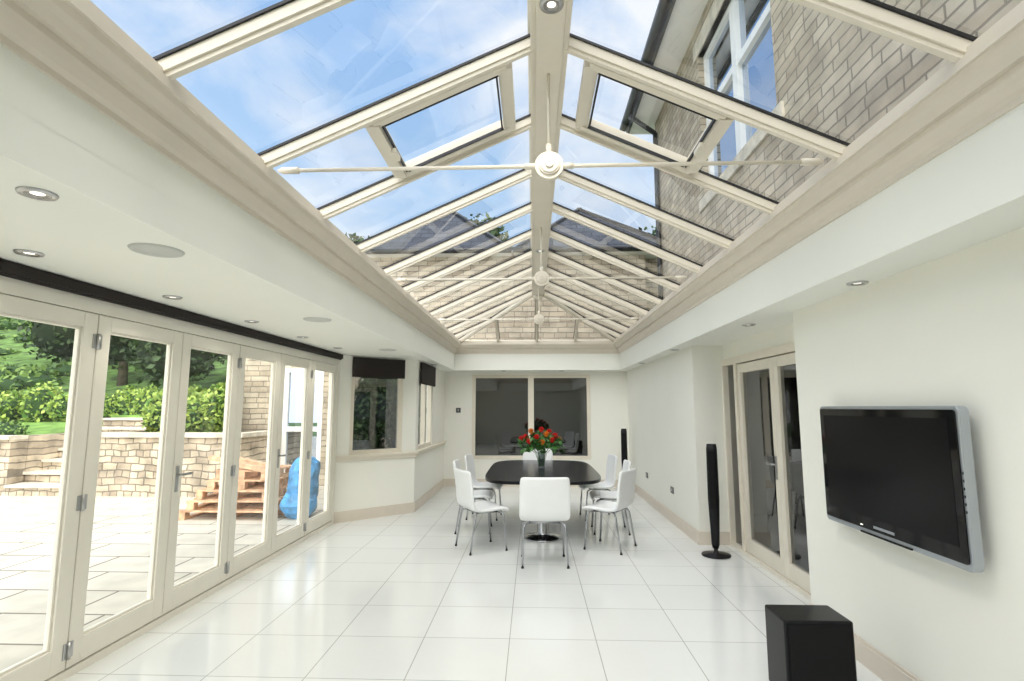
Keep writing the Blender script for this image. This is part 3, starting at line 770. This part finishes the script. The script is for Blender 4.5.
mp = nt.nodes.new('ShaderNodeMapping'); mp.inputs['Scale'].default_value = (1, 1, 1.7); mp.inputs['Location'].default_value = (.3, .1, .2)
nt.links.new(tc.outputs['Generated'], mp.inputs[0]); nt.links.new(mp.outputs[0], n.inputs['Vector'])
cr = nt.nodes.new('ShaderNodeValToRGB'); cr.color_ramp.elements[0].position = .44; cr.color_ramp.elements[0].color = (0, 0, 0, 1); cr.color_ramp.elements[1].position = .62; cr.color_ramp.elements[1].color = (.9, .9, .9, 1)
nt.links.new(n.outputs['Fac'], cr.inputs[0])
mx = nt.nodes.new('ShaderNodeMix'); mx.data_type = 'RGBA'; nt.links.new(cr.outputs[0], mx.inputs[0]); nt.links.new(r.outputs[0], mx.inputs[6]); mx.inputs[7].default_value = (.94, .95, .96, 1)
# hazy sky glow added behind the camera, off the sun, to light the room
dt = nt.nodes.new('ShaderNodeVectorMath'); dt.operation = 'DOT_PRODUCT'; nt.links.new(tc.outputs['Generated'], dt.inputs[0]); dt.inputs[1].default_value = Vector((.15, -.75, .65)).normalized()
mr = nt.nodes.new('ShaderNodeMapRange'); mr.interpolation_type = 'SMOOTHSTEP'; mr.inputs['From Min'].default_value = .30; mr.inputs['From Max'].default_value = 1.0; mr.inputs['To Max'].default_value = 3.8
nt.links.new(dt.outputs['Value'], mr.inputs['Value'])
gl = nt.nodes.new('ShaderNodeVectorMath'); gl.operation = 'SCALE'; gl.inputs[0].default_value = (1, .95, .86); nt.links.new(mr.outputs[0], gl.inputs['Scale'])
ad = nt.nodes.new('ShaderNodeVectorMath'); ad.operation = 'ADD'; nt.links.new(mx.outputs[2], ad.inputs[0]); nt.links.new(gl.outputs[0], ad.inputs[1])
nt.links.new(ad.outputs[0], bg.inputs[0]); bg.inputs[1].default_value = 1.0; nt.links.new(bg.outputs[0], o.inputs[0])
sl = bpy.data.lights.new('sun', 'SUN'); sl.energy = 1.5; sl.angle = math.radians(25); sl.color = (1, .94, .84)
so = bpy.data.objects.new('sun', sl); scene.collection.objects.link(so)
so.rotation_euler = (-sunv).to_track_quat('-Z', 'Y').to_euler()
def spot(x, y, z, e):
    l = bpy.data.lights.new('downlight_lamp', 'SPOT'); l.energy = e; l.spot_size = 2.3; l.spot_blend = 1.0; l.shadow_soft_size = .06; l.color = (1, .94, .83)
    q = bpy.data.objects.new('downlight_lamp', l); scene.collection.objects.link(q); q.location = (x, y, z-.03)
for y in LY: spot(-2.48, y, CZ, 12)
for y in (1.6, 2.42, 4.3, 6.6): spot(RX, y, RZ-.11, 50)

cam = bpy.data.cameras.new('camera'); cam.lens = 19.0; cam.sensor_width = 36; cam.clip_start = .05; cam.clip_end = 300
co = bpy.data.objects.new('camera', cam); scene.collection.objects.link(co); co.location = (0, 0, H)
co.rotation_euler = (math.radians(90+7.1), 0, math.radians(2.2)); scene.camera = co
scene.view_settings.view_transform = 'Standard'; scene.view_settings.look = 'None'; scene.view_settings.exposure = 0.15
